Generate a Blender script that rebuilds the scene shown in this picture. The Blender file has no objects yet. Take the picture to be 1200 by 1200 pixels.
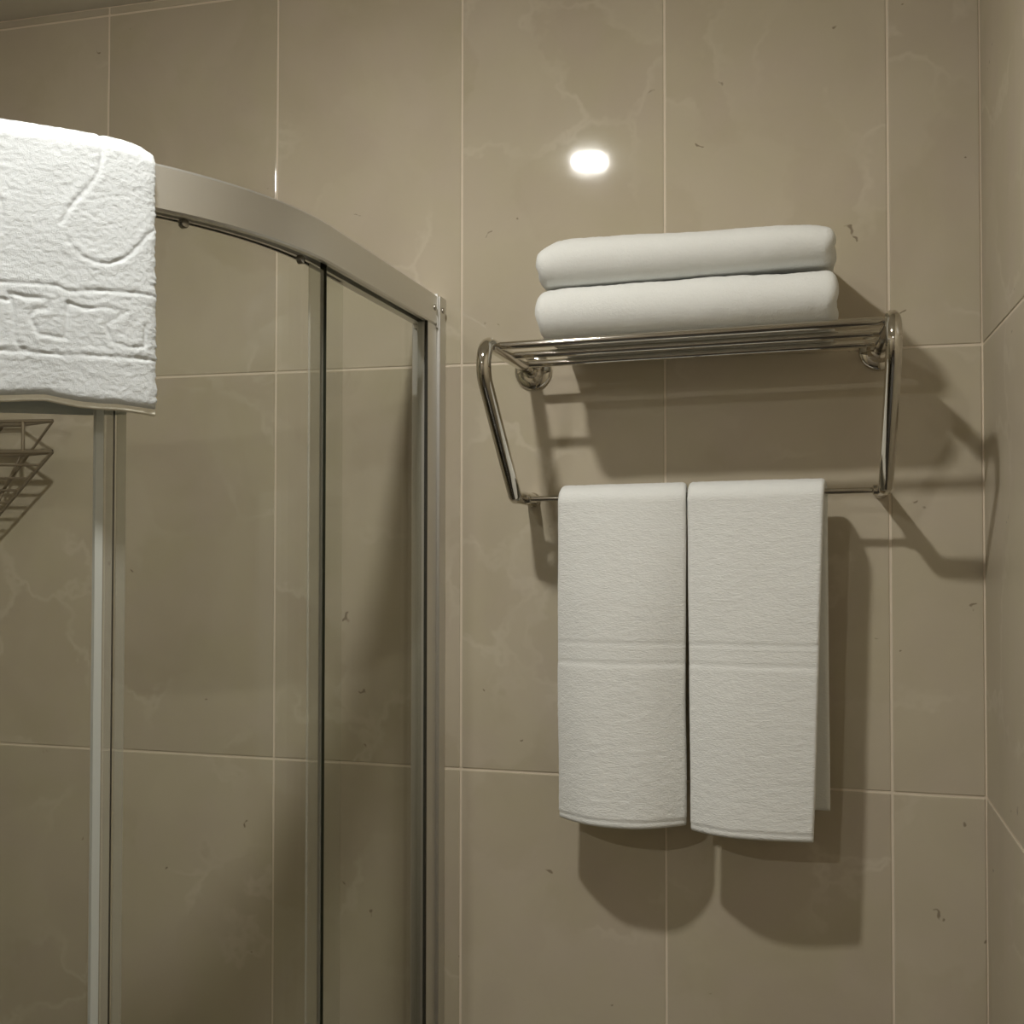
import bpy, bmesh, math, random
import numpy as np
from mathutils import Matrix, Vector

sc = bpy.context.scene
col = sc.collection
random.seed(7)

# ------------------------------------------------------------------ camera, world, exposure
cam_data = bpy.data.cameras.new('camera')
cam_data.sensor_fit = 'HORIZONTAL'
cam_data.sensor_width = 36.0
cam_data.lens = 36.0 * 1321.67 / 1200.0
cam_data.clip_start = 0.02
cam = bpy.data.objects.new('camera', cam_data)
col.objects.link(cam)
_r = Vector((0.9671, 0.2542, 0.0010)).normalized()
_f = Vector((-0.2542, 0.9669, 0.0243)).normalized()
_u = _r.cross(_f).normalized()
_r = _f.cross(_u).normalized()
cam.matrix_world = Matrix(((_r.x, _u.x, -_f.x, 1.0942), (_r.y, _u.y, -_f.y, -1.5858),
                           (_r.z, _u.z, -_f.z, 1.5427), (0, 0, 0, 1)))
sc.camera = cam

world = bpy.data.worlds.new('world')
world.use_nodes = True
world.node_tree.nodes['Background'].inputs[0].default_value = (0.5, 0.48, 0.44, 1)
world.node_tree.nodes['Background'].inputs[1].default_value = 0.02
sc.world = world

sc.view_settings.view_transform = 'Standard'
sc.view_settings.look = 'None'
sc.view_settings.gamma = 1.0
sc.view_settings.use_curve_mapping = False
sc.view_settings.exposure = 0.0
sc.cycles.use_denoising = True
sc.cycles.max_bounces = 10
sc.cycles.diffuse_bounces = 5
sc.cycles.transparent_max_bounces = 24
sc.cycles.sample_clamp_indirect = 4.0

LAMP_NEAR = (0.615, -0.93)        # ceiling lamp mirrored in the tiles above the rack
LAMP_FAR = (0.27, -2.60)          # second ceiling lamp, behind the photographer
POWER_NEAR, POWER_FAR = 840.0, 880.0
LAMP_COLOUR = (1.0, 0.975, 0.91)

# ------------------------------------------------------------------ room dimensions
XL, XR = -0.33, 1.317             # left and right walls
YF = -3.30                        # wall behind the photographer
HC = 2.4075                       # ceiling
TW, TH, GROUT = 0.30, 0.593, 0.0034
ROWS = [1.8 + TH * k for k in (-4, -3, -2, -1, 0, 1, 2)]

# ------------------------------------------------------------------ helpers
def tag(o, label=None, cat=None, group=None, kind=None):
    if label: o['label'] = label
    if cat: o['category'] = cat
    if group: o['group'] = group
    if kind: o['kind'] = kind
    return o

def empty(name, loc=(0, 0, 0)):
    o = bpy.data.objects.new(name, None)
    o.empty_display_size = 0.05
    o.location = loc
    col.objects.link(o)
    return o

def link(name, me, mat=None, parent=None, smooth=True):
    if me.get('flat'): smooth = False
    if mat is not None and not me.materials:
        me.materials.append(mat)
    if smooth:
        me.polygons.foreach_set('use_smooth', [True] * len(me.polygons))
    o = bpy.data.objects.new(name, me)
    col.objects.link(o)
    if parent is not None:
        o.parent = parent
        o.matrix_parent_inverse = Matrix.Translation(-Vector(parent.location))
    return o

def mesh_from(name, V, F):
    me = bpy.data.meshes.new(name)
    me.from_pydata([tuple(map(float, v)) for v in V], [], [tuple(f) for f in F])
    me.update()
    return me

def box_mesh(name, lo, hi, bevel=0.0, seg=2):
    bm = bmesh.new()
    bmesh.ops.create_cube(bm, size=1.0)
    for v in bm.verts:
        v.co = Vector([lo[i] + (v.co[i] + 0.5) * (hi[i] - lo[i]) for i in range(3)])
    if bevel > 0:
        bmesh.ops.bevel(bm, geom=list(bm.edges), offset=bevel, segments=seg, profile=0.5, affect='EDGES')
    me = bpy.data.meshes.new(name)
    bm.to_mesh(me); bm.free()
    me['flat'] = 1
    return me

def sharp(me, deg=35):
    try:
        me.set_sharp_from_angle(angle=math.radians(deg))
    except Exception:
        pass
    return me

def fillet(points, radii, n=8):
    """polyline with rounded corners: radii[i] is the rounding at points[i]"""
    out = []
    P = [Vector(q) for q in points]
    for i, q in enumerate(P):
        r = radii[i]
        if i in (0, len(P) - 1) or r <= 0:
            out.append(q); continue
        a = (P[i - 1] - q).normalized(); b = (P[i + 1] - q).normalized()
        ang = a.angle(b)
        t = r / math.tan(ang / 2)
        p0, p1 = q + a * t, q + b * t
        c = q + (a + b).normalized() * (r / math.sin(ang / 2))
        v0, v1 = p0 - c, p1 - c
        tot = v0.angle(v1)
        for k in range(n + 1):
            s = k / n
            w0 = math.sin((1 - s) * tot) / math.sin(tot); w1 = math.sin(s * tot) / math.sin(tot)
            out.append(c + v0 * w0 + v1 * w1)
    return out

def tube_mesh(name, pts, r, seg=16, caps=True, closed=False):
    P = [Vector(p) for p in pts]
    n = len(P)
    rad = r if isinstance(r, (list, tuple)) else [r] * n
    tang = []
    for i in range(n):
        if closed:
            tang.append((P[(i + 1) % n] - P[i - 1]).normalized())
        else:
            a = P[max(i - 1, 0)]; b = P[min(i + 1, n - 1)]
            tang.append((b - a).normalized())
    up = Vector((0, 0, 1)) if abs(tang[0].z) < 0.9 else Vector((1, 0, 0))
    nrm = (up - tang[0] * up.dot(tang[0])).normalized()
    V, F = [], []
    for i in range(n):
        nrm = (nrm - tang[i] * nrm.dot(tang[i])).normalized()
        b = tang[i].cross(nrm)
        for k in range(seg):
            a = 2 * math.pi * k / seg
            V.append(P[i] + (nrm * math.cos(a) + b * math.sin(a)) * rad[i])
    m = n if closed else n - 1
    for i in range(m):
        j = (i + 1) % n
        for k in range(seg):
            k2 = (k + 1) % seg
            F.append((i * seg + k, i * seg + k2, j * seg + k2, j * seg + k))
    if caps and not closed:
        F.append(tuple(reversed(range(seg))))
        F.append(tuple((n - 1) * seg + k for k in range(seg)))
    return sharp(mesh_from(name, V, F), 50)

def lathe_mesh(name, prof, origin, axis, seg=40):
    """prof: list of (distance along axis, radius)"""
    ax = Vector(axis).normalized()
    up = Vector((0, 0, 1)) if abs(ax.z) < 0.9 else Vector((1, 0, 0))
    e1 = (up - ax * up.dot(ax)).normalized(); e2 = ax.cross(e1)
    V, F = [], []
    for d, r in prof:
        for k in range(seg):
            a = 2 * math.pi * k / seg
            V.append(Vector(origin) + ax * d + (e1 * math.cos(a) + e2 * math.sin(a)) * max(r, 1e-5))
    for i in range(len(prof) - 1):
        for k in range(seg):
            k2 = (k + 1) % seg
            F.append((i * seg + k, i * seg + k2, (i + 1) * seg + k2, (i + 1) * seg + k))
    F.append(tuple(reversed(range(seg))))
    F.append(tuple((len(prof) - 1) * seg + k for k in range(seg)))
    me = mesh_from(name, V, F)
    bm = bmesh.new(); bm.from_mesh(me)
    bmesh.ops.recalc_face_normals(bm, faces=bm.faces)
    bm.to_mesh(me); bm.free()
    return sharp(me, 40)

def sweep_plan(name, path, norms, prof, closed_ends=True):
    """sweep a closed profile [(offset outward, z)] along a plan path with outward normals"""
    n, m = len(path), len(prof)
    V, F = [], []
    for (x, y), (nx, ny) in zip(path, norms):
        for d, z in prof:
            V.append((x + nx * d, y + ny * d, z))
    for i in range(n - 1):
        for k in range(m):
            k2 = (k + 1) % m
            F.append((i * m + k, (i + 1) * m + k, (i + 1) * m + k2, i * m + k2))
    if closed_ends:
        F.append(tuple(range(m)))
        F.append(tuple(reversed([(n - 1) * m + k for k in range(m)])))
    me = mesh_from(name, V, F)
    bm = bmesh.new(); bm.from_mesh(me)
    bmesh.ops.recalc_face_normals(bm, faces=bm.faces)
    bm.to_mesh(me); bm.free()
    return me

def smoothstep(a, b, x):
    t = np.clip((x - a) / (b - a), 0, 1)
    return t * t * (3 - 2 * t)

def vnoise(P, scale, seed=0):
    """smooth value noise in 3D, -1..1 (numpy)"""
    Q = np.asarray(P, float) * scale + seed * 17.31
    I = np.floor(Q).astype(np.int64); Fr = Q - I
    Fr = Fr * Fr * (3 - 2 * Fr)
    def h(a, b, c):
        x = (a * 73856093) ^ (b * 19349663) ^ (c * 83492791) ^ (seed * 2654435)
        x = (x ^ (x >> 13)) * 1274126177
        x = (x ^ (x >> 16)) & 0xffff
        return x / 32767.5 - 1.0
    out = 0
    for i in (0, 1):
        for j in (0, 1):
            for k in (0, 1):
                w = (Fr[..., 0] if i else 1 - Fr[..., 0]) * (Fr[..., 1] if j else 1 - Fr[..., 1]) * (Fr[..., 2] if k else 1 - Fr[..., 2])
                out = out + w * h(I[..., 0] + i, I[..., 1] + j, I[..., 2] + k)
    return out

def slab(name, mid, thick, disp_out=None, disp_in=None):
    """closed cloth slab round a mid surface mid[nu,nv,3]; thick[nu,nv]; outer side = +normal"""
    nu, nv = mid.shape[:2]
    du = np.gradient(mid, axis=0); dv = np.gradient(mid, axis=1)
    N = np.cross(du, dv)
    N /= np.linalg.norm(N, axis=2, keepdims=True) + 1e-12
    ho = thick / 2 + (disp_out if disp_out is not None else 0)
    hi = thick / 2 + (disp_in if disp_in is not None else 0)
    A = mid + N * ho[..., None]
    B = mid - N * hi[..., None]
    V = np.concatenate([A.reshape(-1, 3), B.reshape(-1, 3)])
    i, j = np.meshgrid(np.arange(nu - 1), np.arange(nv - 1), indexing='ij')
    a = (i * nv + j).ravel(); b = ((i + 1) * nv + j).ravel(); c = ((i + 1) * nv + j + 1).ravel(); d = (i * nv + j + 1).ravel()
    off = nu * nv
    F1 = np.stack([a, b, c, d], 1)
    F2 = np.stack([a, d, c, b], 1) + off
    ring = [k * nv for k in range(nu)] + [(nu - 1) * nv + k for k in range(1, nv)] + \
           [k * nv + nv - 1 for k in range(nu - 2, -1, -1)] + [k for k in range(nv - 2, 0, -1)]
    ring = np.array(ring); nxt = np.roll(ring, -1)
    F3 = np.stack([ring, ring + off, nxt + off, nxt], 1)
    F = np.concatenate([F1, F2, F3]).astype(np.int32)
    me = bpy.data.meshes.new(name)
    me.vertices.add(len(V)); me.vertices.foreach_set('co', V.astype(np.float32).ravel())
    me.loops.add(F.size); me.loops.foreach_set('vertex_index', F.ravel())
    me.polygons.add(len(F)); me.polygons.foreach_set('loop_start', np.arange(0, F.size, 4, dtype=np.int32))
    me.update(calc_edges=True); me.validate()
    return me

def ease(n, k=0.6):
    """0..1 samples crowded at both ends"""
    t = np.linspace(0, 1, n)
    s = 0.5 - 0.5 * np.cos(math.pi * t)
    return k * s + (1 - k) * t

# ------------------------------------------------------------------ materials
def new_mat(name):
    m = bpy.data.materials.new(name); m.use_nodes = True
    nt = m.node_tree
    return m, nt, nt.nodes['Principled BSDF']

def node(nt, typ, **kw):
    n = nt.nodes.new(typ)
    for k, v in kw.items(): setattr(n, k, v)
    return n

def math_node(nt, op, a, b=None, c=None, clamp=False):
    n = node(nt, 'ShaderNodeMath', operation=op, use_clamp=clamp)
    for i, v in enumerate((a, b, c)):
        if v is None: continue
        if hasattr(v, 'is_linked') or hasattr(v, 'links'): nt.links.new(v, n.inputs[i])
        else: n.inputs[i].default_value = v
    return n.outputs[0]

def mix_col(nt, fac, a, b, blend='MIX'):
    n = node(nt, 'ShaderNodeMix', data_type='RGBA', blend_type=blend)
    for idx, v in ((0, fac), (6, a), (7, b)):
        if hasattr(v, 'links'): nt.links.new(v, n.inputs[idx])
        else: n.inputs[idx].default_value = v
    return n.outputs[2]

def tile_material(rough, name):
    m, nt, bs = new_mat(name)
    tc = node(nt, 'ShaderNodeTexCoord'); oi = node(nt, 'ShaderNodeObjectInfo')
    rnd = math_node(nt, 'MULTIPLY', oi.outputs['Random'], 60.0)
    comb = node(nt, 'ShaderNodeCombineXYZ')
    nt.links.new(rnd, comb.inputs[0]); nt.links.new(rnd, comb.inputs[1]); nt.links.new(rnd, comb.inputs[2])
    add = node(nt, 'ShaderNodeVectorMath', operation='ADD')
    nt.links.new(tc.outputs['Object'], add.inputs[0]); nt.links.new(comb.outputs[0], add.inputs[1])
    co = add.outputs[0]
    def noise(scale, detail=4, rough=0.55, dist=0.0, vec=co):
        n = node(nt, 'ShaderNodeTexNoise')
        n.inputs['Scale'].default_value = scale; n.inputs['Detail'].default_value = detail
        n.inputs['Roughness'].default_value = rough; n.inputs['Distortion'].default_value = dist
        nt.links.new(vec, n.inputs['Vector'])
        return n
    big = noise(5.5, 5, 0.55, 0.6)
    ramp = node(nt, 'ShaderNodeValToRGB')
    ramp.color_ramp.elements[0].position = 0.30; ramp.color_ramp.elements[0].color = (0.46, 0.403, 0.301, 1)
    ramp.color_ramp.elements[1].position = 0.70; ramp.color_ramp.elements[1].color = (0.555, 0.493, 0.383, 1)
    nt.links.new(big.outputs['Fac'], ramp.inputs[0])
    c = ramp.outputs[0]
    # greenish / pinkish drift
    hue = noise(9.0, 3, 0.5, 0.3)
    hr = node(nt, 'ShaderNodeValToRGB')
    hr.color_ramp.elements[0].position = 0.35; hr.color_ramp.elements[0].color = (0.51, 0.462, 0.322, 1)
    hr.color_ramp.elements[1].position = 0.65; hr.color_ramp.elements[1].color = (0.52, 0.445, 0.362, 1)
    nt.links.new(hue.outputs['Fac'], hr.inputs[0])
    c = mix_col(nt, 0.4, c, hr.outputs[0])
    # pale veins: warped cell borders, only here and there
    warp = noise(7.0, 4, 0.6)
    wv = node(nt, 'ShaderNodeVectorMath', operation='SCALE'); wv.inputs[3].default_value = 0.22
    nt.links.new(warp.outputs['Color'], wv.inputs[0])
    wa = node(nt, 'ShaderNodeVectorMath', operation='ADD')
    nt.links.new(co, wa.inputs[0]); nt.links.new(wv.outputs[0], wa.inputs[1])
    vor = node(nt, 'ShaderNodeTexVoronoi', feature='DISTANCE_TO_EDGE'); vor.inputs['Scale'].default_value = 5.0
    nt.links.new(wa.outputs[0], vor.inputs['Vector'])
    line = node(nt, 'ShaderNodeMapRange', interpolation_type='SMOOTHSTEP')
    line.inputs['From Min'].default_value = 0.0; line.inputs['From Max'].default_value = 0.055
    line.inputs['To Min'].default_value = 1.0; line.inputs['To Max'].default_value = 0.0
    nt.links.new(vor.outputs['Distance'], line.inputs['Value'])
    where = noise(4.0, 2, 0.5)
    wr = node(nt, 'ShaderNodeMapRange', interpolation_type='SMOOTHSTEP')
    wr.inputs['From Min'].default_value = 0.50; wr.inputs['From Max'].default_value = 0.66
    nt.links.new(where.outputs['Fac'], wr.inputs['Value'])
    vein = math_node(nt, 'MULTIPLY', line.outputs[0], wr.outputs[0])
    vein = math_node(nt, 'MULTIPLY', vein, 0.34)
    c = mix_col(nt, vein, c, (0.72, 0.66, 0.55, 1))
    # cloudy pale patches on one side of the cracks
    vc = node(nt, 'ShaderNodeTexVoronoi', feature='SMOOTH_F1'); vc.inputs['Scale'].default_value = 5.0
    vc.inputs['Smoothness'].default_value = 0.15
    nt.links.new(wa.outputs[0], vc.inputs['Vector'])
    sepc = node(nt, 'ShaderNodeSeparateColor'); nt.links.new(vc.outputs['Color'], sepc.inputs[0])
    patch = math_node(nt, 'MULTIPLY', sepc.outputs[0], 0.26)
    c = mix_col(nt, patch, c, (0.66, 0.60, 0.49, 1))
    # little dark specks, longer than wide
    mp = node(nt, 'ShaderNodeMapping'); mp.inputs['Rotation'].default_value = (0.3, 0.7, 0.2); mp.inputs['Scale'].default_value = (1.0, 1.0, 1.9)
    nt.links.new(wa.outputs[0], mp.inputs['Vector'])
    sp = node(nt, 'ShaderNodeTexVoronoi', feature='F1'); sp.inputs['Scale'].default_value = 15.0
    nt.links.new(mp.outputs[0], sp.inputs['Vector'])
    sr = node(nt, 'ShaderNodeMapRange', interpolation_type='SMOOTHSTEP')
    sr.inputs['From Min'].default_value = 0.045; sr.inputs['From Max'].default_value = 0.09
    sr.inputs['To Min'].default_value = 1.0; sr.inputs['To Max'].default_value = 0.0
    nt.links.new(sp.outputs['Distance'], sr.inputs['Value'])
    ss = node(nt, 'ShaderNodeSeparateColor'); nt.links.new(sp.outputs['Color'], ss.inputs[0])
    some = math_node(nt, 'GREATER_THAN', ss.outputs[1], 0.72)
    speck = math_node(nt, 'MULTIPLY', sr.outputs[0], some)
    speck = math_node(nt, 'MULTIPLY', speck, 0.7)
    c = mix_col(nt, speck, c, (0.16, 0.12, 0.08, 1))
    # each tile a shade of its own
    tone = math_node(nt, 'MULTIPLY_ADD', oi.outputs['Random'], 0.10, 0.95)
    hs = node(nt, 'ShaderNodeHueSaturation'); nt.links.new(c, hs.inputs['Color']); nt.links.new(tone, hs.inputs['Value'])
    nt.links.new(hs.outputs[0], bs.inputs['Base Color'])
    bs.inputs['Roughness'].default_value = rough
    bs.inputs['IOR'].default_value = 1.48
    bw = noise(22.0, 2, 0.5)
    bump = node(nt, 'ShaderNodeBump'); bump.inputs['Strength'].default_value = 0.02; bump.inputs['Distance'].default_value = 0.004
    nt.links.new(bw.outputs['Fac'], bump.inputs['Height']); nt.links.new(bump.outputs[0], bs.inputs['Normal'])
    return m

def simple_mat(name, colr, rough=0.5, metal=0.0, noise_amt=0.0, noise_scale=40.0, bump=0.0, ior=1.45):
    m, nt, bs = new_mat(name)
    bs.inputs['Roughness'].default_value = rough
    bs.inputs['Metallic'].default_value = metal
    bs.inputs['IOR'].default_value = ior
    tc = node(nt, 'ShaderNodeTexCoord'); n = node(nt, 'ShaderNodeTexNoise')
    n.inputs['Scale'].default_value = noise_scale; n.inputs['Detail'].default_value = 4
    nt.links.new(tc.outputs['Object'], n.inputs['Vector'])
    f = math_node(nt, 'MULTIPLY', n.outputs['Fac'], noise_amt)
    nt.links.new(mix_col(nt, f, (*colr, 1), tuple(q * 0.55 for q in colr) + (1,)), bs.inputs['Base Color'])
    if bump:
        b = node(nt, 'ShaderNodeBump'); b.inputs['Strength'].default_value = bump; b.inputs['Distance'].default_value = 0.002
        nt.links.new(n.outputs['Fac'], b.inputs['Height']); nt.links.new(b.outputs[0], bs.inputs['Normal'])
    return m

def aluminium_mat():
    m, nt, bs = new_mat('satin_aluminium')
    bs.inputs['Metallic'].default_value = 1.0
    bs.inputs['Base Color'].default_value = (0.70, 0.695, 0.67, 1)
    bs.inputs['Roughness'].default_value = 0.40
    tc = node(nt, 'ShaderNodeTexCoord'); mp = node(nt, 'ShaderNodeMapping'); mp.inputs['Scale'].default_value = (3, 3, 900)
    n = node(nt, 'ShaderNodeTexNoise'); n.inputs['Scale'].default_value = 4; n.inputs['Detail'].default_value = 3
    nt.links.new(tc.outputs['Object'], mp.inputs[0]); nt.links.new(mp.outputs[0], n.inputs['Vector'])
    r = math_node(nt, 'MULTIPLY_ADD', n.outputs['Fac'], 0.16, 0.34)
    nt.links.new(r, bs.inputs['Roughness'])
    return m

def terry_mat(name, colr, scale, strength, aniso=(1, 1, 1), dist=0.002, through=0.0):
    m, nt, bs = new_mat(name)
    bs.inputs['Base Color'].default_value = (*colr, 1)
    bs.inputs['Roughness'].default_value = 1.0
    bs.inputs['IOR'].default_value = 1.25
    bs.inputs['Sheen Weight'].default_value = 0.25
    bs.inputs['Sheen Roughness'].default_value = 0.5
    tc = node(nt, 'ShaderNodeTexCoord'); mp = node(nt, 'ShaderNodeMapping'); mp.inputs['Scale'].default_value = aniso
    nt.links.new(tc.outputs['Object'], mp.inputs[0])
    n1 = node(nt, 'ShaderNodeTexNoise'); n1.inputs['Scale'].default_value = scale; n1.inputs['Detail'].default_value = 5; n1.inputs['Roughness'].default_value = 0.65
    n2 = node(nt, 'ShaderNodeTexVoronoi'); n2.inputs['Scale'].default_value = scale * 2.2
    nt.links.new(mp.outputs[0], n1.inputs['Vector']); nt.links.new(mp.outputs[0], n2.inputs['Vector'])
    h = math_node(nt, 'MULTIPLY_ADD', n2.outputs['Distance'], -0.35, n1.outputs['Fac'])
    b = node(nt, 'ShaderNodeBump'); b.inputs['Strength'].default_value = strength; b.inputs['Distance'].default_value = dist
    nt.links.new(h, b.inputs['Height']); nt.links.new(b.outputs[0], bs.inputs['Normal'])
    if through:                       # loosely woven pile lets some light through
        tl = node(nt, 'ShaderNodeBsdfTranslucent'); tl.inputs[0].default_value = (*colr, 1)
        nt.links.new(b.outputs[0], tl.inputs['Normal'])
        mx = node(nt, 'ShaderNodeMixShader'); mx.inputs[0].default_value = through
        nt.links.new(bs.outputs[0], mx.inputs[1]); nt.links.new(tl.outputs[0], mx.inputs[2])
        nt.links.new(mx.outputs[0], nt.nodes['Material Output'].inputs[0])
    return m

def glass_mat(name, tint, gloss=1.0, rough=0.0):
    """thin clear sheet: tinted straight-through light plus a Fresnel mirror on each face"""
    m = bpy.data.materials.new(name); m.use_nodes = True
    nt = m.node_tree; nt.nodes.clear()
    out = node(nt, 'ShaderNodeOutputMaterial')
    tr = node(nt, 'ShaderNodeBsdfTransparent'); tr.inputs[0].default_value = (*tint, 1)
    gl = node(nt, 'ShaderNodeBsdfGlossy'); gl.inputs['Roughness'].default_value = rough
    geo = node(nt, 'ShaderNodeNewGeometry')
    dot = node(nt, 'ShaderNodeVectorMath', operation='DOT_PRODUCT')
    nt.links.new(geo.outputs['Normal'], dot.inputs[0]); nt.links.new(geo.outputs['Incoming'], dot.inputs[1])
    ca = math_node(nt, 'ABSOLUTE', dot.outputs['Value'])
    om = math_node(nt, 'SUBTRACT', 1.0, ca, clamp=True)
    p5 = math_node(nt, 'POWER', om, 5.0)
    fr = math_node(nt, 'MULTIPLY_ADD', p5, 0.96 * gloss, 0.04 * gloss)
    mx = node(nt, 'ShaderNodeMixShader')
    nt.links.new(fr, mx.inputs[0]); nt.links.new(tr.outputs[0], mx.inputs[1]); nt.links.new(gl.outputs[0], mx.inputs[2])
    nt.links.new(mx.outputs[0], out.inputs[0])
    return m

def seal_mat(name, colr, clear, rough=0.3):
    m, nt, bs = new_mat(name)
    bs.inputs['Base Color'].default_value = (*colr, 1)
    bs.inputs['Roughness'].default_value = rough
    out = nt.nodes['Material Output']
    tr = node(nt, 'ShaderNodeBsdfTransparent'); tr.inputs[0].default_value = (0.9, 0.91, 0.88, 1)
    mx = node(nt, 'ShaderNodeMixShader'); mx.inputs[0].default_value = clear
    nt.links.new(bs.outputs[0], mx.inputs[1]); nt.links.new(tr.outputs[0], mx.inputs[2])
    nt.links.new(mx.outputs[0], out.inputs[0])
    return m

def emit_mat(name, colr, power):
    m = bpy.data.materials.new(name); m.use_nodes = True
    nt = m.node_tree; nt.nodes.clear()
    out = node(nt, 'ShaderNodeOutputMaterial'); e = node(nt, 'ShaderNodeEmission')
    e.inputs[0].default_value = (*colr, 1); e.inputs[1].default_value = power
    nt.links.new(e.outputs[0], out.inputs[0])
    return m

M_TILE = tile_material(0.055, 'glazed_marble_tile')
M_TILE_SATIN = tile_material(0.38, 'satin_marble_tile')
M_GROUT = simple_mat('cement_grout', (0.78, 0.69, 0.56), 0.9, 0, 0.2, 60, 0.2)
M_CEIL = simple_mat('ceiling_paint', (0.80, 0.78, 0.72), 0.8, 0, 0.1, 8)
M_PLASTER = simple_mat('painted_plaster', (0.40, 0.36, 0.30), 0.7, 0, 0.15, 6)
M_FLOOR = simple_mat('floor_stone', (0.05, 0.042, 0.032), 0.35, 0, 0.3, 10)
M_CHROME = simple_mat('polished_steel', (0.66, 0.63, 0.57), 0.07, 1.0, 0.12, 30)
M_WIRE = simple_mat('brown_wire', (0.32, 0.27, 0.20), 0.45, 0.6, 0.2, 80)  # basket wire: one dull brown tone, slightly mottled
M_ALU = aluminium_mat()
M_TOWEL = terry_mat('white_terry', (0.865, 0.88, 0.865), 230, 0.5, (0.45, 1, 1.5))
M_SHELF_TOWEL = terry_mat('white_terry_soft', (0.76, 0.77, 0.75), 260, 0.35)
M_MAT = terry_mat('white_mat_terry', (0.69, 0.725, 0.745), 620, 0.45, (1, 1, 1), 0.0012, 0.16)
M_HEM = simple_mat('woven_hem', (0.80, 0.78, 0.68), 0.9, 0, 0.15, 300, 0.3)
M_GLASS = glass_mat('clear_glass', (0.94, 0.947, 0.93), 0.5)
M_EDGE = simple_mat('glass_edge_green', (0.016, 0.018, 0.010), 0.3, 0, 0.2, 20)
M_SEAL = seal_mat('clear_vinyl_seal', (0.55, 0.54, 0.48), 0.72)
M_MAGNET = seal_mat('grey_magnetic_seal', (0.60, 0.63, 0.60), 0.12, 0.4)
M_RUBBER = simple_mat('dark_rubber', (0.03, 0.028, 0.02), 0.6, 0, 0.1, 20)
M_STEELSCREW = simple_mat('screw_steel', (0.42, 0.40, 0.36), 0.3, 1.0, 0.1, 60)
M_LAMP = emit_mat('lamp_near_glow', LAMP_COLOUR, POWER_NEAR)
M_LAMP_FAR = emit_mat('lamp_far_glow', LAMP_COLOUR, POWER_FAR)
M_WHITEMETAL = simple_mat('white_metal', (0.75, 0.74, 0.70), 0.4, 0, 0.05, 20)

# ------------------------------------------------------------------ room
def structure(name, lo, hi, mat):
    o = link(name, box_mesh(name, lo, hi), mat, smooth=False)
    o['kind'] = 'structure'
    return o

TT = 0.008     # tile thickness in front of the grout bed
wall_back = structure('wall_back', (XL - 0.1, 0.0012, -0.05), (XR + 0.1, 0.10, HC + 0.1), M_GROUT)
wall_right = structure('wall_right', (XR + 0.0008, YF - 0.1, -0.05), (XR + 0.10, 0.0012, HC + 0.1), M_GROUT)
wall_left = structure('wall_left', (XL - 0.10, YF - 0.1, -0.05), (XL - 0.0012, 0.0012, HC + 0.1), M_GROUT)
wall_front = structure('wall_front', (XL - 0.0012, YF - 0.1, -0.05), (XR + 0.0012, YF, HC + 0.1), M_PLASTER)
ceiling = structure('ceiling', (XL, YF, HC), (XR, 0.0, HC + 0.08), M_CEIL)
floor = structure('floor', (XL, YF, -0.05), (XR, 0.0, 0.0), M_FLOOR)

_tile_cache = {}
def tile_mesh(w, h, mat):
    key = (round(w, 4), round(h, 4), mat.name)
    if key not in _tile_cache:
        b = 0.0011 if min(w, h) > 0.01 else 0.0004
        me = box_mesh('tile', (-w / 2, 0.0, -h / 2), (w / 2, 0.0048, h / 2), b, 2)
        me.materials.append(mat)
        _tile_cache[key] = me
    return _tile_cache[key]

def lay(wall, a0, a1, cuts, place, rotz, mat):
    edges = [a0] + [c for c in cuts if a0 + 0.01 < c < a1 - 0.01] + [a1]
    zs = [0.0] + [z for z in ROWS if 0.0 < z < HC - 0.005] + [HC]
    for i in range(len(edges) - 1):
        for j in range(len(zs) - 1):
            w = edges[i + 1] - edges[i] - GROUT; h = zs[j + 1] - zs[j] - GROUT
            o = bpy.data.objects.new('tile', tile_mesh(w, h, mat))
            col.objects.link(o)
            o.parent = wall
            x, y = place((edges[i] + edges[i + 1]) / 2)
            o.location = (x, y, (zs[j] + zs[j + 1]) / 2)
            o.rotation_euler = (random.uniform(-0.0004, 0.0004), 0, rotz + random.uniform(-0.0004, 0.0004))

# back wall: joints every 30 cm, counted from x = 0
lay(wall_back, XL, XR, [0.3 * k for k in range(-1, 5)], lambda a: (a, 0.0), 0.0, M_TILE)
# right wall: local +y of the tile must point into the wall
lay(wall_right, YF, -0.001, [-0.3 * k for k in range(1, 11)], lambda a: (XR, a), -math.pi / 2, M_TILE_SATIN)
lay(wall_left, YF, -0.001, [-0.3 * k for k in range(1, 11)], lambda a: (XL, a), math.pi / 2, M_TILE_SATIN)

# ------------------------------------------------------------------ ceiling lamps
def downlight(xy, mat, label):
    t = empty('ceiling_downlight', (xy[0], xy[1], HC))
    tag(t, label, 'lamp')
    rg = lathe_mesh('trim_ring', [(0.0, 0.0355), (0.0, 0.048), (0.0015, 0.0475), (0.0022, 0.044), (0.0018, 0.038), (0.0, 0.0356)],
                    (xy[0], xy[1], HC), (0, 0, -1), 48)
    # open ring: drop the two caps
    bm = bmesh.new(); bm.from_mesh(rg)
    bmesh.ops.delete(bm, geom=[f for f in bm.faces if len(f.verts) > 8], context='FACES')
    bm.to_mesh(rg); bm.free()
    link('trim_ring', rg, M_WHITEMETAL, t)
    dome = [(0.0005 + 0.010 * math.sin(a), 0.035 * math.cos(a)) for a in np.linspace(0, math.pi / 2 * 0.98, 10)]
    link('lamp_lens', lathe_mesh('lamp_lens', dome, (xy[0], xy[1], HC), (0, 0, -1), 40), mat, t)
    return t
downlight(LAMP_NEAR, M_LAMP, 'round ceiling lamp nearest the towel rack, mirrored in the tile above it')
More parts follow.
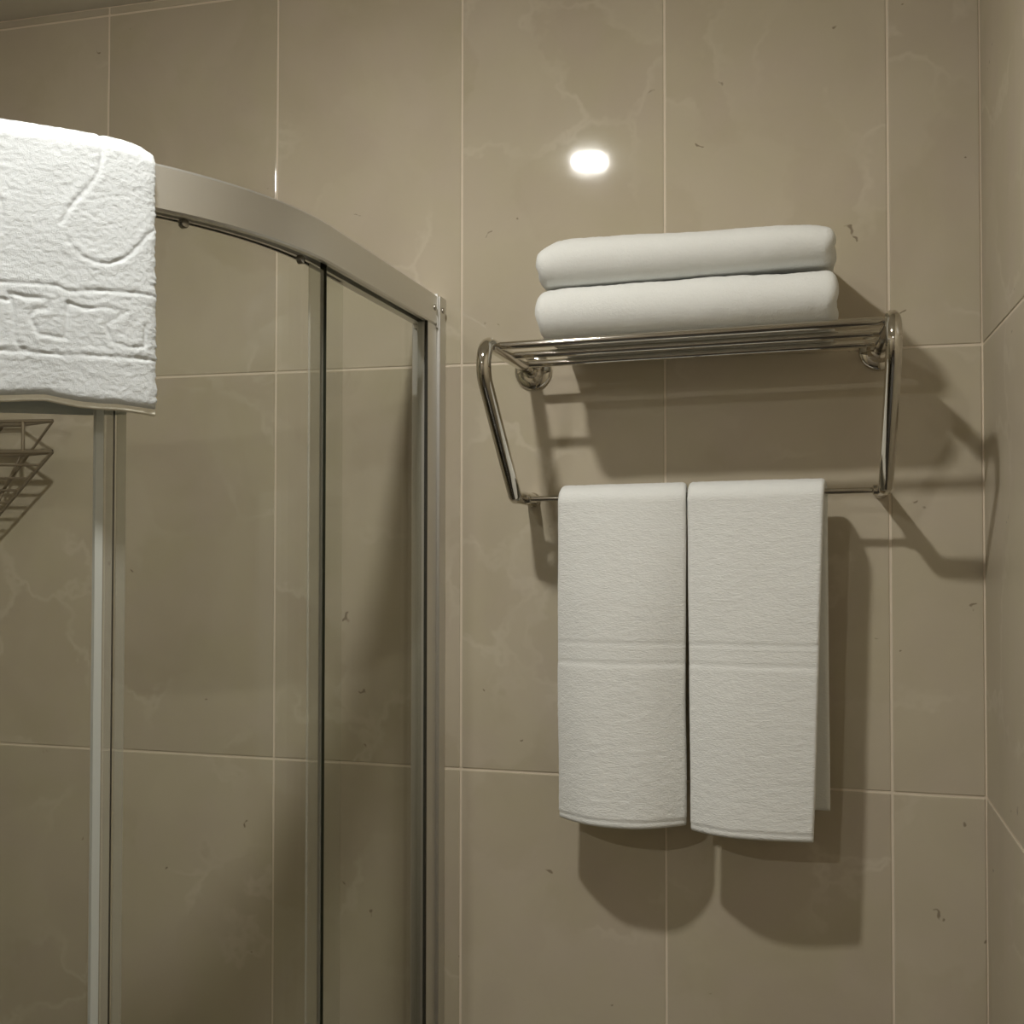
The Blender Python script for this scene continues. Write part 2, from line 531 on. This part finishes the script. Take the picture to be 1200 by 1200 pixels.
downlight(LAMP_FAR, M_LAMP_FAR, 'round ceiling lamp farther from the towel rack, behind the photographer')

# ------------------------------------------------------------------ shower enclosure
CX, CY, RO = 0.131, -0.40, 0.441       # plan centre of the quadrant and outer radius of its rail
ZR0, ZR1 = 1.855, 1.900                # top rail, bottom and top

def quad_path(y_start, a0, a1, x_end=None, n=60, R=RO):
    """plan path: straight from the back wall, arc, straight to the left wall"""
    P, N = [], []
    if y_start is not None:
        for s in np.linspace(0, 1, 6)[:-1]:
            P.append((CX + R, y_start + (CY - y_start) * s)); N.append((1.0, 0.0))
    for a in np.linspace(math.radians(a0), math.radians(a1), n):
        P.append((CX + R * math.cos(a), CY - R * math.sin(a))); N.append((math.cos(a), -math.sin(a)))
    if x_end is not None:
        for s in np.linspace(0, 1, 6)[1:]:
            P.append((CX + (x_end - CX) * s, CY - R)); N.append((0.0, -1.0))
    return P, N

shower = empty('shower_enclosure', (CX, CY, 0.0))
tag(shower, 'curved corner shower enclosure of clear glass under a satin aluminium top rail', 'shower enclosure')
Pq, Nq = quad_path(-0.030, 0, 90, XL + 0.001)
prof = [(-0.038, ZR0 + 0.004), (-0.038, ZR1 - 0.002), (-0.036, ZR1), (-0.003, ZR1), (0.0, ZR1 - 0.003), (0.0, ZR0 + 0.002), (-0.002, ZR0),
        (-0.008, ZR0), (-0.008, ZR0 + 0.008), (-0.022, ZR0 + 0.008), (-0.022, ZR0 + 0.002), (-0.034, ZR0 + 0.002)]
link('top_rail', sharp(sweep_plan('top_rail', Pq, Nq, prof), 30), M_ALU, shower)
profb = [(-0.038, 0.0), (-0.038, 0.046), (-0.022, 0.046), (-0.022, 0.040), (-0.008, 0.040), (-0.008, 0.046), (-0.002, 0.046), (0.0, 0.044), (0.0, 0.0)]
link('bottom_rail', sharp(sweep_plan('bottom_rail', Pq, Nq, profb), 30), M_ALU, shower)

XO = CX + RO                            # 0.572, plane of the outer face
# wall channel, stile of the fixed pane and the rubber line between stile and glass
link('wall_channel', sharp(box_mesh('wall_channel', (XO - 0.040, -0.026, 0.0), (XO + 0.0035, 0.0, 1.8985), 0.0007, 1), 30), M_ALU, shower)
stile = link('frame_stile', sharp(box_mesh('frame_stile', (XO - 0.018, -0.0655, 0.046), (XO - 0.0015, -0.0262, ZR0 - 0.0005), 0.0006, 1), 30), M_ALU, shower)
link('rubber_gasket', box_mesh('rubber_gasket', (XO - 0.0062, -0.0685, 0.046), (XO - 0.0018, -0.0656, ZR0), 0.0005, 1), M_RUBBER, shower)
cap = link('rail_end_cap', sharp(box_mesh('rail_end_cap', (XO - 0.037, -0.0306, ZR0 - 0.004), (XO + 0.0010, -0.0268, ZR1 + 0.0012), 0.0003, 1), 30), M_ALU, shower)
link('screw_head', lathe_mesh('screw_head', [(0, 0.0045), (0.0012, 0.0042), (0.002, 0.0025), (0.0021, 0.001)], (XO + 0.0035, -0.014, 1.879), (1, 0, 0), 20), M_STEELSCREW, shower)
link('screw_head', lathe_mesh('screw_head', [(0, 0.0045), (0.0012, 0.0042), (0.002, 0.0025), (0.0021, 0.001)], (XO + 0.0, -0.040, 1.879), (1, 0, 0), 20), M_STEELSCREW, shower)

def pane(name, path, norms, off, t, z0, z1, parent, start_edge=1):
    """glass sheet: faces clear, rims dark green"""
    n = len(path)
    V, F, mi = [], [], []
    for (x, y), (nx, ny) in zip(path, norms):
        for d, z in ((off + t / 2, z0), (off + t / 2, z1), (off - t / 2, z1), (off - t / 2, z0)):
            V.append((x + nx * d, y + ny * d, z))
    for i in range(n - 1):
        for k in range(4):
            k2 = (k + 1) % 4
            F.append((i * 4 + k, (i + 1) * 4 + k, (i + 1) * 4 + k2, i * 4 + k2)); mi.append(0 if k in (0, 2) else 1)
    F.append((0, 1, 2, 3)); mi.append(start_edge)
    b = (n - 1) * 4
    F.append((b + 3, b + 2, b + 1, b)); mi.append(1)
    me = mesh_from(name, V, F)
    me.materials.append(M_GLASS); me.materials.append(M_EDGE)
    bm = bmesh.new(); bm.from_mesh(me); bmesh.ops.recalc_face_normals(bm, faces=bm.faces); bm.to_mesh(me); bm.free()
    me.polygons.foreach_set('material_index', mi)
    sharp(me, 40)
    return link(name, me, None, parent)

ZG0, ZG1 = 0.045, ZR0 + 0.006
ys = np.linspace(-0.066, -0.396, 8)
fixed = pane('fixed_glass_pane', [(XO, y) for y in ys], [(1.0, 0.0)] * len(ys), -0.0145, 0.008, ZG0, ZG1, shower, 0)

def strip(name, a0, a1, R, t, z0, z1, mat, parent, n=5):
    P, N = quad_path(None, a0, a1, None, n, R)
    pr = [(-t / 2, z0), (-t / 2, z1), (t / 2, z1), (t / 2, z0)]
    return link(name, sharp(sweep_plan(name, P, N, pr), 40), mat, parent)

# clear sealing lip on the free edge of the fixed pane
link('edge_seal', sharp(box_mesh('edge_seal', (XO - 0.0158, -0.434, ZG0), (XO - 0.0132, -0.3972, ZR0 - 0.004), 0.0006, 1), 40), M_SEAL, shower)
# right-hand sliding door: runs behind the fixed pane, ends at the meeting line
RD = 0.412
Pd, Nd = [], []
for y in np.linspace(-0.312, CY, 4)[:-1]:
    Pd.append((CX + RD, y)); Nd.append((1.0, 0.0))
for a in np.linspace(0, math.radians(37.4), 30):
    Pd.append((CX + RD * math.cos(a), CY - RD * math.sin(a))); Nd.append((math.cos(a), -math.sin(a)))
door = pane('sliding_glass_door', Pd, Nd, 0.0, 0.005, ZG0, ZG1 - 0.004, shower, 0)
strip('door_seal', 36.0, 37.2, RD + 0.0036, 0.0015, ZG0, ZR0 - 0.004, M_SEAL, door)
strip('magnetic_seal', 37.75, 38.95, RD + 0.001, 0.009, ZG0, ZR0 - 0.004, M_SEAL, door)
# left-hand sliding door
Pl, Nl = quad_path(None, 40.2, 90, XL + 0.12, 34, RD)
doorl = pane('sliding_glass_door', Pl, Nl, 0.0, 0.005, ZG0, ZG1 - 0.004, shower, 0)
strip('magnetic_seal', 39.05, 40.0, RD + 0.003, 0.009, ZG0, ZR0 - 0.004, M_MAGNET, doorl)
# left fixed pane against the left wall
xs = np.linspace(CX, XL + 0.066, 8)
pane('fixed_glass_pane', [(x, CY - RO) for x in xs], [(0.0, -1.0)] * len(xs), -0.0145, 0.006, ZG0, ZG1, shower)
link('wall_channel', sharp(box_mesh('wall_channel', (XL, CY - RO - 0.0035, 0.0), (XL + 0.026, CY - RO + 0.040, 1.8985), 0.0022, 3), 30), M_ALU, shower)
link('frame_stile', sharp(box_mesh('frame_stile', (XL + 0.0262, CY - RO + 0.0005, 0.046), (XL + 0.0655, CY - RO + 0.036, ZR0 - 0.0005), 0.0012, 2), 30), M_ALU, shower)
# small roller block under the rail
for a, nm in ((5.5, 'door_roller'), (28.5, 'door_roller')):
    ar = math.radians(a)
    c0 = (CX + (RD + 0.006) * math.cos(ar), CY - (RD + 0.006) * math.sin(ar), ZR0 - 0.0015)
    link(nm, lathe_mesh(nm, [(0, 0.005), (0.004, 0.0052), (0.006, 0.004), (0.0065, 0.001)], c0, (math.cos(ar), -math.sin(ar), 0), 20), M_STEELSCREW, door)

# ------------------------------------------------------------------ towel rack
rack = empty('towel_rack', (0.948, 0.0, 1.785))
tag(rack, 'polished steel wall towel rack with a three-bar shelf above one thin hanging bar', 'towel rack')
RT = 0.0092
ZT, ZB = 1.7865, 1.600
XA, XB = 0.7095, 1.1880
RISE, RISE_LOW = 0.0100, 0.0080                      # the rack hangs a little higher on the right
def side_frame(x):
    dz = RISE * (x - XA) / (XB - XA)
    dl = RISE_LOW * (x - XA) / (XB - XA)
    pts = fillet([(x, -0.006, ZT + dz), (x, -0.307, ZT + dz), (x, -0.106, ZB + dl), (x, -0.001, ZB + dl)], [0, 0.030, 0.014, 0], 12)
    return link('side_frame', tube_mesh('side_frame', pts, RT, 24), M_CHROME, rack)
for x in (XA, XB):
    sf = side_frame(x)
    dz = RISE * (x - XA) / (XB - XA); dl = RISE_LOW * (x - XA) / (XB - XA)
    link('wall_flange', lathe_mesh('wall_flange', [(0.0, 0.0275), (0.003, 0.0275), (0.0055, 0.0262), (0.0075, 0.0225), (0.0085, 0.0175), (0.012, 0.0150), (0.017, 0.0125), (0.018, 0.0095)],
                                   (x, 0.0, ZT + dz), (0, -1, 0), 44), M_CHROME, sf)
    link('wall_stop', lathe_mesh('wall_stop', [(0.0, 0.0104), (0.004, 0.0104), (0.0052, 0.0098), (0.006, 0.0092)], (x, 0.0, ZB + dl), (0, -1, 0), 28), M_CHROME, sf)
    link('bar_collar', lathe_mesh('bar_collar', [(0.0, 0.0068), (0.006, 0.0068), (0.0075, 0.0045)], (x + (RT - 0.002 if x == XA else -RT + 0.002), -0.072, 1.5985 + dl), (1 if x == XA else -1, 0, 0), 20), M_CHROME, sf)
BARS = (-0.060, -0.136, -0.212)
ZBAR, RB = 1.7875, 0.0052
for y in BARS:
    link('shelf_bar', tube_mesh('shelf_bar', [(XA, y, ZBAR), (XB, y, ZBAR + RISE)], RB, 18), M_CHROME, rack)
YBAR = -0.072
link('hanging_bar', tube_mesh('hanging_bar', [(XA, YBAR, 1.5985), (XB, YBAR, 1.5985 + RISE_LOW)], 0.0038, 16), M_CHROME, rack)

# ------------------------------------------------------------------ folded bath towels on the shelf
def folded_towel(name, x0, x1, yb, yf, z0, z1, seed, label, thin=0.0):
    """a towel folded over at the front: two thick layers joined by a rounded front fold"""
    nu, nv = 130, 150
    H = z1 - z0; T = H / 2
    rf = T / 2
    zl, zu = z0 + T / 2, z1 - T / 2
    u = ease(nu, 0.75)
    L1 = (yb - (yf + T)); Lf = math.pi * rf
    tot = 2 * L1 + Lf
    s = ease(nv, 0.3) * tot
    Y = np.empty(nv); Z = np.empty(nv)
    for k, q in enumerate(s):
        if q < L1: Y[k] = yb - q; Z[k] = zl
        elif q < L1 + Lf:
            a = (q - L1) / rf
            Y[k] = yf + T - rf * 1.0 * math.sin(a); Z[k] = (zl + zu) / 2 - rf * math.cos(a)
        else: Y[k] = yf + T + (q - L1 - Lf); Z[k] = zu
    X = x0 + (x1 - x0) * u
    mid = np.zeros((nu, nv, 3))
    up = np.clip((Z - zl) / (zu - zl), 0, 1)
    mid[..., 0] = X[:, None]; mid[..., 1] = Y[None]; mid[..., 2] = Z[None]
    # round the corners of the top layer and let the ends sag a little
    e = np.minimum(u, 1 - u) * (x1 - x0)
    sag = np.exp(-(e / 0.022) ** 2)
    sagl = np.where(u < 0.5, seed_sag[seed][0], seed_sag[seed][1])
    mid[..., 2] -= (sag * sagl)[:, None] * up[None] 
    mid[..., 2] -= (thin * u ** 1.5)[:, None] * up[None]
    mid[..., 2] += (RISE * (X - XA) / (XB - XA))[:, None]
    # layers end a little apart
    sh = vnoise(np.stack([np.zeros(nv), Y * 1.0, Z * 3.0], -1), 22, seed) * 0.004
    mid[..., 0] += sh[None] * (-np.sign(u - 0.5) * smoothstep(0.3, 0.5, np.abs(u - 0.5)))[:, None]
    P = mid.copy()
    mid[..., 2] += vnoise(P, 9, seed + 3) * 0.0026 * up[None] + vnoise(P, 24, seed + 4) * 0.0009 * up[None]
    mid[..., 1] += vnoise(P, 11, seed + 5) * 0.0025 + vnoise(P, 30, seed + 6) * 0.0008
    th = np.full((nu, nv), T * 0.985) * (1 - thin / H * u ** 1.5)[:, None]
    ed = np.clip(e / (T * 0.5), 0, 1)
    th *= np.sqrt(np.clip(1 - (1 - ed) ** 2.6, 0.02, 1))[:, None]
    ve = np.minimum(np.linspace(0, 1, nv), 1 - np.linspace(0, 1, nv)) * tot
    th *= np.sqrt(np.clip(1 - (1 - np.clip(ve / (T * 0.5), 0, 1)) ** 2.6, 0.02, 1))[None]
    d = vnoise(P, 190, seed + 8) * 0.00035 + vnoise(P, 420, seed + 9) * 0.0003
    d = d * (th / T)
    # u grows with x, v runs back -> front -> back: cross(du, dv) points out of the roll below
    me = slab(name, mid, th, d, None)
    o = link(name, me, M_SHELF_TOWEL)
    tag(o, label, 'towel', 'folded bath towels on the shelf')
    return o
seed_sag = {1: (0.003, 0.0), 2: (0.018, 0.008)}
ZS = ZBAR + RB
folded_towel('folded_towel', 0.762, 1.130, -0.006, -0.222, ZS + 0.0012, ZS + 0.0665, 1, 'lower of two folded white bath towels, lying directly on the shelf bars', 0.002)
folded_towel('folded_towel', 0.762, 1.1275, -0.008, -0.218, ZS + 0.0690, ZS + 0.1325, 2, 'upper of two folded white bath towels, its left end rounded, on the other', 0.009)

# ------------------------------------------------------------------ hand towels on the hanging bar
def hanging_towel(x0t, x1t, x0b, x1b, zb, zbb, cl, cr, seed, label, back_shift=(0.0, 0.0)):
    """towel draped over the bar: front flap, fold, back flap; cl/cr pull the left/right edges back"""
    nu, nv = 110, 300
    r = 0.030; T = 0.0115
    zc = 1.6035 - r * 0.62 + T / 2 + 0.0006
    ry = r; rz = r * 0.62
    L1 = zc - zb; Lf = math.pi * 0.5 * (ry + rz); L2 = zc - zbb
    tot = L1 + Lf + L2
    u = ease(nu, 0.7); s = ease(nv, 0.25) * tot
    Y = np.empty(nv); Z = np.empty(nv); fr = np.empty(nv)
    for k, q in enumerate(s):
        if q < L1: Y[k] = YBAR - ry; Z[k] = zb + q; fr[k] = 1
        elif q < L1 + Lf:
            a = (q - L1) / Lf * math.pi
            Y[k] = YBAR - ry * math.cos(a); Z[k] = zc + rz * math.sin(a); fr[k] = 0.5 + 0.5 * math.cos(a)
        else: Y[k] = YBAR + ry * 0.86; Z[k] = zc - (q - L1 - Lf); fr[k] = 0
    hang = np.clip((zc - Z) / (zc - zb), 0, 1)
    mid = np.zeros((nu, nv, 3))
    xa = x0t + (x0b - x0t) * hang + back_shift[0] * (1 - fr) * (0.3 + hang)
    xb = x1t + (x1b - x1t) * hang + back_shift[1] * (1 - fr) * (0.3 + hang)
    mid[..., 0] = xa[None] + u[:, None] * (xb - xa)[None]
    # C-shaped fold in plan: edges swept towards the wall on the front flap
    cur = cl * np.clip(1 - u / 0.42, 0, 1) ** 2.0 + cr * np.clip(1 - (1 - u) / 0.42, 0, 1) ** 2.0
    mid[..., 1] = Y[None] + cur[:, None] * (fr * (0.25 + 0.75 * hang ** 0.8))[None]
    mid[..., 1] -= (fr * hang)[None] * 0.006 * np.sin(math.pi * u)[:, None]
    mid[..., 2] = Z[None] + (RISE_LOW * (mid[..., 0] - XA) / (XB - XA)) * (1 - hang)[None]
    P = mid.copy()
    mid[..., 1] += (vnoise(P, 7, seed) * 0.0025 + vnoise(P, 18, seed + 1) * 0.0008) * (np.sin(math.pi * np.clip(hang * 1.2, 0, 1)) ** 0.5)[None]
    mid[..., 0] += vnoise(P * [0, 1, 1], 9, seed + 2) * 0.0012
    bm_ = vnoise(np.stack([mid[..., 0], 0 * mid[..., 0], fr[None] + 0 * mid[..., 0]], -1), 14, seed + 5) * 0.0012
    mid[..., 2] += bm_ * (hang ** 3)[None]
    th = np.full((nu, nv), T)
    eu = np.minimum(u, 1 - u) * (x1t - x0t)
    th *= np.sqrt(np.clip(1 - (1 - np.clip(eu / (T * 0.55), 0, 1)) ** 2.4, 0.03, 1))[:, None]
    ev = np.minimum(s, tot - s)
    th *= np.sqrt(np.clip(1 - (1 - np.clip(ev / (T * 0.40), 0, 1)) ** 2.4, 0.06, 1))[None]
    d = vnoise(P * [0.5, 1, 1.6], 150, seed + 7) * 0.00030 + vnoise(P * [0.6, 1, 1.4], 380, seed + 8) * 0.00028
    # woven border and stitched hem: flat bands let into the pile on both flaps
    zz = np.where(fr > 0.5, Z, zb + (Z - zbb))
    def groove(z0, w, depth): return -depth * np.exp(-((zz - z0) / w) ** 2)
    band = smoothstep(1.372, 1.376, zz) * (1 - smoothstep(1.396, 1.400, zz))
    flat = np.clip(band + (1 - smoothstep(zb + 0.008, zb + 0.010, zz)), 0, 1)
    d = d * (1 - 0.75 * flat)[None] - (0.0005 * band + 0.0012 * (1 - smoothstep(zb + 0.008, zb + 0.0105, zz)))[None]
    d = d + (groove(1.3775, 0.0016, 0.0012) + groove(1.4035, 0.0020, 0.0014) + groove(zb + 0.0098, 0.0011, 0.0013))[None]
    d = d * (th / T)
    me = slab('hand_towel', mid, th, d, None)
    o = link('hand_towel', me, M_TOWEL)
    tag(o, label, 'towel', 'hand towels on the hanging bar')
    return o
hanging_towel(0.7665, 0.9385, 0.7640, 0.9352, 1.1640, 1.158, 0.034, 0.028, 11,
              'left of two white hand towels on the thin bar, side edges turned back', (0.004, -0.012))
hanging_towel(0.9405, 1.1135, 0.9435, 1.0985, 1.1610, 1.189, 0.022, 0.000, 23,
              'right of two white hand towels on the thin bar, rear flap showing', (0.000, 0.0165))

# ------------------------------------------------------------------ bath mat over the shower rail
def arc_pts(pl, R):
    """(degree, z) polyline to metric (arc length, z)"""
    return [(math.radians(a) * R, z) for a, z in pl]
GROOVES = [
    [(40.6, 1.925), (40.85, 1.903), (40.9, 1.890), (41.16, 1.877), (41.77, 1.867), (42.68, 1.856), (43.59, 1.847), (44.6, 1.834), (45.2, 1.823)],
    [(44.6, 1.810), (43.83, 1.802), (42.76, 1.795), (41.37, 1.792), (40.1, 1.792), (38.7, 1.797), (37.55, 1.804), (36.57, 1.815), (35.58, 1.825), (34.6, 1.832)],
    [(54.3, 1.852), (52.3, 1.842), (51.44, 1.837), (51.15, 1.828), (51.28, 1.817), (51.4, 1.811), (52.24, 1.803), (54.5, 1.796)],
    [(56.0, 1.792), (59.0, 1.790), (62.0, 1.796), (64.0, 1.812), (63.0, 1.834), (60.0, 1.852), (59.0, 1.88), (59.0, 1.92)],
    [(90.0, 1.766), (54.1, 1.765), (50.6, 1.766), (45.6, 1.767), (44.2, 1.763), (42.0, 1.766), (38.3, 1.768), (34.6, 1.768)],
    [(90.0, 1.705), (54.0, 1.705), (48.3, 1.707), (45.4, 1.706), (43.1, 1.707), (34.5, 1.708)],
]
KEY = [
    [(48.3, 1.707), (49.43, 1.710), (49.8, 1.717), (49.96, 1.736), (50.27, 1.751), (50.5, 1.756), (46.6, 1.754), (46.3, 1.748)],
    [(46.6, 1.746), (47.9, 1.744), (48.3, 1.737), (47.73, 1.729), (47.43, 1.723), (46.1, 1.722), (44.6, 1.721)],
    [(44.6, 1.721), (44.4, 1.737), (44.4, 1.753), (42.55, 1.749), (40.07, 1.752), (38.14, 1.750)],
    [(38.14, 1.750), (40.37, 1.736), (39.88, 1.726), (39.4, 1.720), (37.78, 1.717), (36.1, 1.719), (36.0, 1.739)],
]
GROOVES += KEY + [[(a + k * 12.2, z) for a, z in pl] for k in (1, 2, 3) for pl in KEY[:3]]

def bath_mat():
    nu, nv = 340, 330
    RM, T = 0.4500, 0.0130          # mid radius of the front flap
    RI = 0.3935                     # mid radius of the flap inside the shower
    ztop = ZR1 + 0.0015 + T / 2     # mid height over the rail
    rc = 0.013
    A0, A1 = 34.55, 96.0
    un = np.linspace(0, 1, nu) ** 1.35
    A = np.radians(A0 + (A1 - A0) * un)
    sarc = (A - A[0]) * RM
    deg = np.degrees(A)
    # hem line of both flaps
    zb = np.interp(deg, [34.5, 35.0, 38.8, 40.9, 43.0, 45.0, 46.5, 48.6, 51.2, 56, 62, 70, 80, 96],
                   [1.6615, 1.662, 1.6645, 1.6645, 1.6655, 1.668, 1.670, 1.669, 1.667, 1.664, 1.669, 1.665, 1.668, 1.664])
    zi = np.interp(deg, [34, 40, 51, 60, 75, 96], [1.664, 1.661, 1.659, 1.661, 1.658, 1.661])
    V = np.concatenate([np.linspace(0, 0.46, 200, endpoint=False), np.linspace(0.46, 0.58, 60, endpoint=False), np.linspace(0.58, 1, nv - 260)])
    mid = np.zeros((nu, nv, 3)); Zg = np.zeros((nu, nv)); fr = np.zeros(nv)
    edge_drop = 0.011 * np.exp(-(sarc / 0.016) ** 2)
    for i in range(nu):
        zt = ztop - edge_drop[i] * 0.55
        # path in (radius, z): up the front, over the rail, down inside
        segs = [(RM, zb[i]), (RM, zt - rc)]
        for k in range(1, 9):
            t = k / 8 * math.pi / 2
            segs.append((RM - rc + rc * math.cos(t), zt - rc + rc * math.sin(t)))
        for k in range(0, 9):
            t = math.pi / 2 + k / 8 * math.pi / 2
            segs.append((RI + rc + rc * math.cos(t), zt - rc + rc * math.sin(t)))
        segs.append((RI, zi[i]))
        S = np.array(segs)
        dl = np.concatenate([[0], np.cumsum(np.linalg.norm(np.diff(S, axis=0), axis=1))])
        L = dl[-1]
        q = V * L
        rr = np.interp(q, dl, S[:, 0]); zz = np.interp(q, dl, S[:, 1])
        f = np.clip((rr - RI) / (RM - RI), 0, 1)
        drop = np.clip((zt - zz) / 0.25, 0, 1)
        # the flap stands off a little and waves at its free end
        jag = (vnoise(np.stack([0 * zz, rr * 3, zz], -1), 150, 12) * 0.0009 + vnoise(np.stack([0 * zz, rr * 3, zz], -1), 420, 13) * 0.0008) * math.exp(-sarc[i] / 0.012) / RM
        wave = 0.0045 * np.sin(sarc[i] * 34 + 1.2) * drop ** 2 + 0.004 * drop
        rr = rr + wave * f - 0.004 * drop * (1 - f) * (1 + 0.5 * math.sin(sarc[i] * 25))
        mid[i, :, 0] = CX + rr * np.cos(A[i] + jag); mid[i, :, 1] = CY - rr * np.sin(A[i] + jag); mid[i, :, 2] = zz
        Zg[i] = np.where(f > 0.5, zz, 3.0)
        if i == 0: fr = f
    P = mid.copy()
    th = np.full((nu, nv), T)
    th *= (0.45 + 0.55 * np.sqrt(np.clip(1 - (1 - np.clip(sarc / 0.012, 0, 1)) ** 2.0, 0.0, 1)))[:, None]
    endv = np.minimum(V, 1 - V) * 0.55
    th *= np.sqrt(np.clip(1 - (1 - np.clip(endv / 0.008, 0, 1)) ** 2.4, 0.08, 1))[None]
    # sculpted pattern
    S2 = (A * RM)[:, None] + 0 * Zg
    dmin = np.full((nu, nv), 1.0)
    for pl in GROOVES:
        pts = arc_pts(pl, RM)
        for (ax, az), (bx, bz) in zip(pts[:-1], pts[1:]):
            dx, dz = bx - ax, bz - az
            t = np.clip(((S2 - ax) * dx + (Zg - az) * dz) / (dx * dx + dz * dz + 1e-12), 0, 1)
            dd = np.hypot(S2 - ax - t * dx, Zg - az - t * dz)
            dmin = np.minimum(dmin, dd)
    dmin = dmin + vnoise(P, 160, 5) * 0.0009
    soft = 0.55 + 0.45 * vnoise(P, 55, 9)
    carve = -0.0015 * soft * np.exp(-(dmin / 0.0015) ** 2) + 0.0003 * np.exp(-((dmin - 0.0048) / 0.003) ** 2)
    fluff = vnoise(P, 45, 2) * 0.0003 + vnoise(P * [0.8, 0.8, 2.0], 230, 3) * 0.00022 + vnoise(P, 480, 4) * 0.0003
    d = (carve + fluff) * (th / T)
    me = slab('pile', mid, th, fluff * (th / T), d)
    # hem: thin woven border sticking out below the pile on the front flap
    nh = 12
    hm = np.zeros((nu, nh, 3))
    base = mid[:, 0]
    for k in range(nh):
        t = k / (nh - 1)
        hm[:, k] = base
        hm[:, k, 2] = zb - 0.0052 + 0.0105 * t
        rad = 0.0012 * (1 - t)
        hm[:, k, 0] += rad * np.cos(A); hm[:, k, 1] -= rad * np.sin(A)
    hth = np.full((nu, nh), 0.0042)
    hth[:, 0] *= 0.3; hth[:, -1] *= 0.3; hth[0] *= 0.3
    hme = slab('hem', hm, hth, vnoise(hm, 260, 6) * 0.0003, None)
    t = empty('bath_mat', (CX, CY, ZR1))
    tag(t, 'thick white terry bath mat with sculpted pattern, hung over the curved shower rail', 'bath mat')
    link('pile', me, M_MAT, t)
    link('hem', hme, M_HEM, t)
    return t
bath_mat()

# ------------------------------------------------------------------ wire corner basket in the shower
basket = empty('wire_shower_basket', (-0.18, -0.04, 1.65))
tag(basket, 'brownish wire corner basket with a slanting floor behind the shower glass under the bath mat', 'basket')
def wire(name, pts, r=0.0022, closed=False, parent=basket):
    return link(name, tube_mesh(name, pts, r, 8, closed=closed), M_WIRE, parent)
R1 = Vector((-0.0563, -0.055, 1.7290)); L1 = Vector((-0.320, -0.055, 1.7320)); B1 = Vector((-0.150, -0.010, 1.7290)); BL = Vector((-0.320, -0.010, 1.7290))
dz = Vector((0, 0, -0.049))
wire('rim', [R1, L1, BL, B1], 0.0030, True)
wire('rim', [R1 + dz, L1 + dz, BL + dz, B1 + dz], 0.0036, True)
for x in (-0.111, -0.190, -0.270):
    wire('upright', [(x, -0.055, 1.7300), (x, -0.055, 1.6815)], 0.0030)
A2 = Vector((-0.190, -0.046, 1.552)); A1_ = A2 + Vector((0, 0.02, 0.047))
wire('side_wire', [R1, A1_], 0.0022); wire('side_wire', [L1, A1_], 0.0022)
wire('side_wire', [R1 + dz, A2], 0.0026); wire('side_wire', [L1 + dz, A2], 0.0026)
wire('side_wire', [B1 + dz, A2], 0.0022); wire('side_wire', [BL + dz, A2], 0.0022)
for t in (0.16, 0.32, 0.47, 0.62, 0.78):
    a = (R1 + dz).lerp(A2, t); b = (L1 + dz).lerp(A2, t)
    wire('floor_wire', [a, b], 0.0020)
for x in (-0.20, -0.27):
    link('wall_clip', lathe_mesh('wall_clip', [(0, 0.008), (0.006, 0.008), (0.012, 0.005), (0.013, 0.003)], (x, 0.0, 1.7290), (0, -1, 0), 20), M_WIRE, basket)
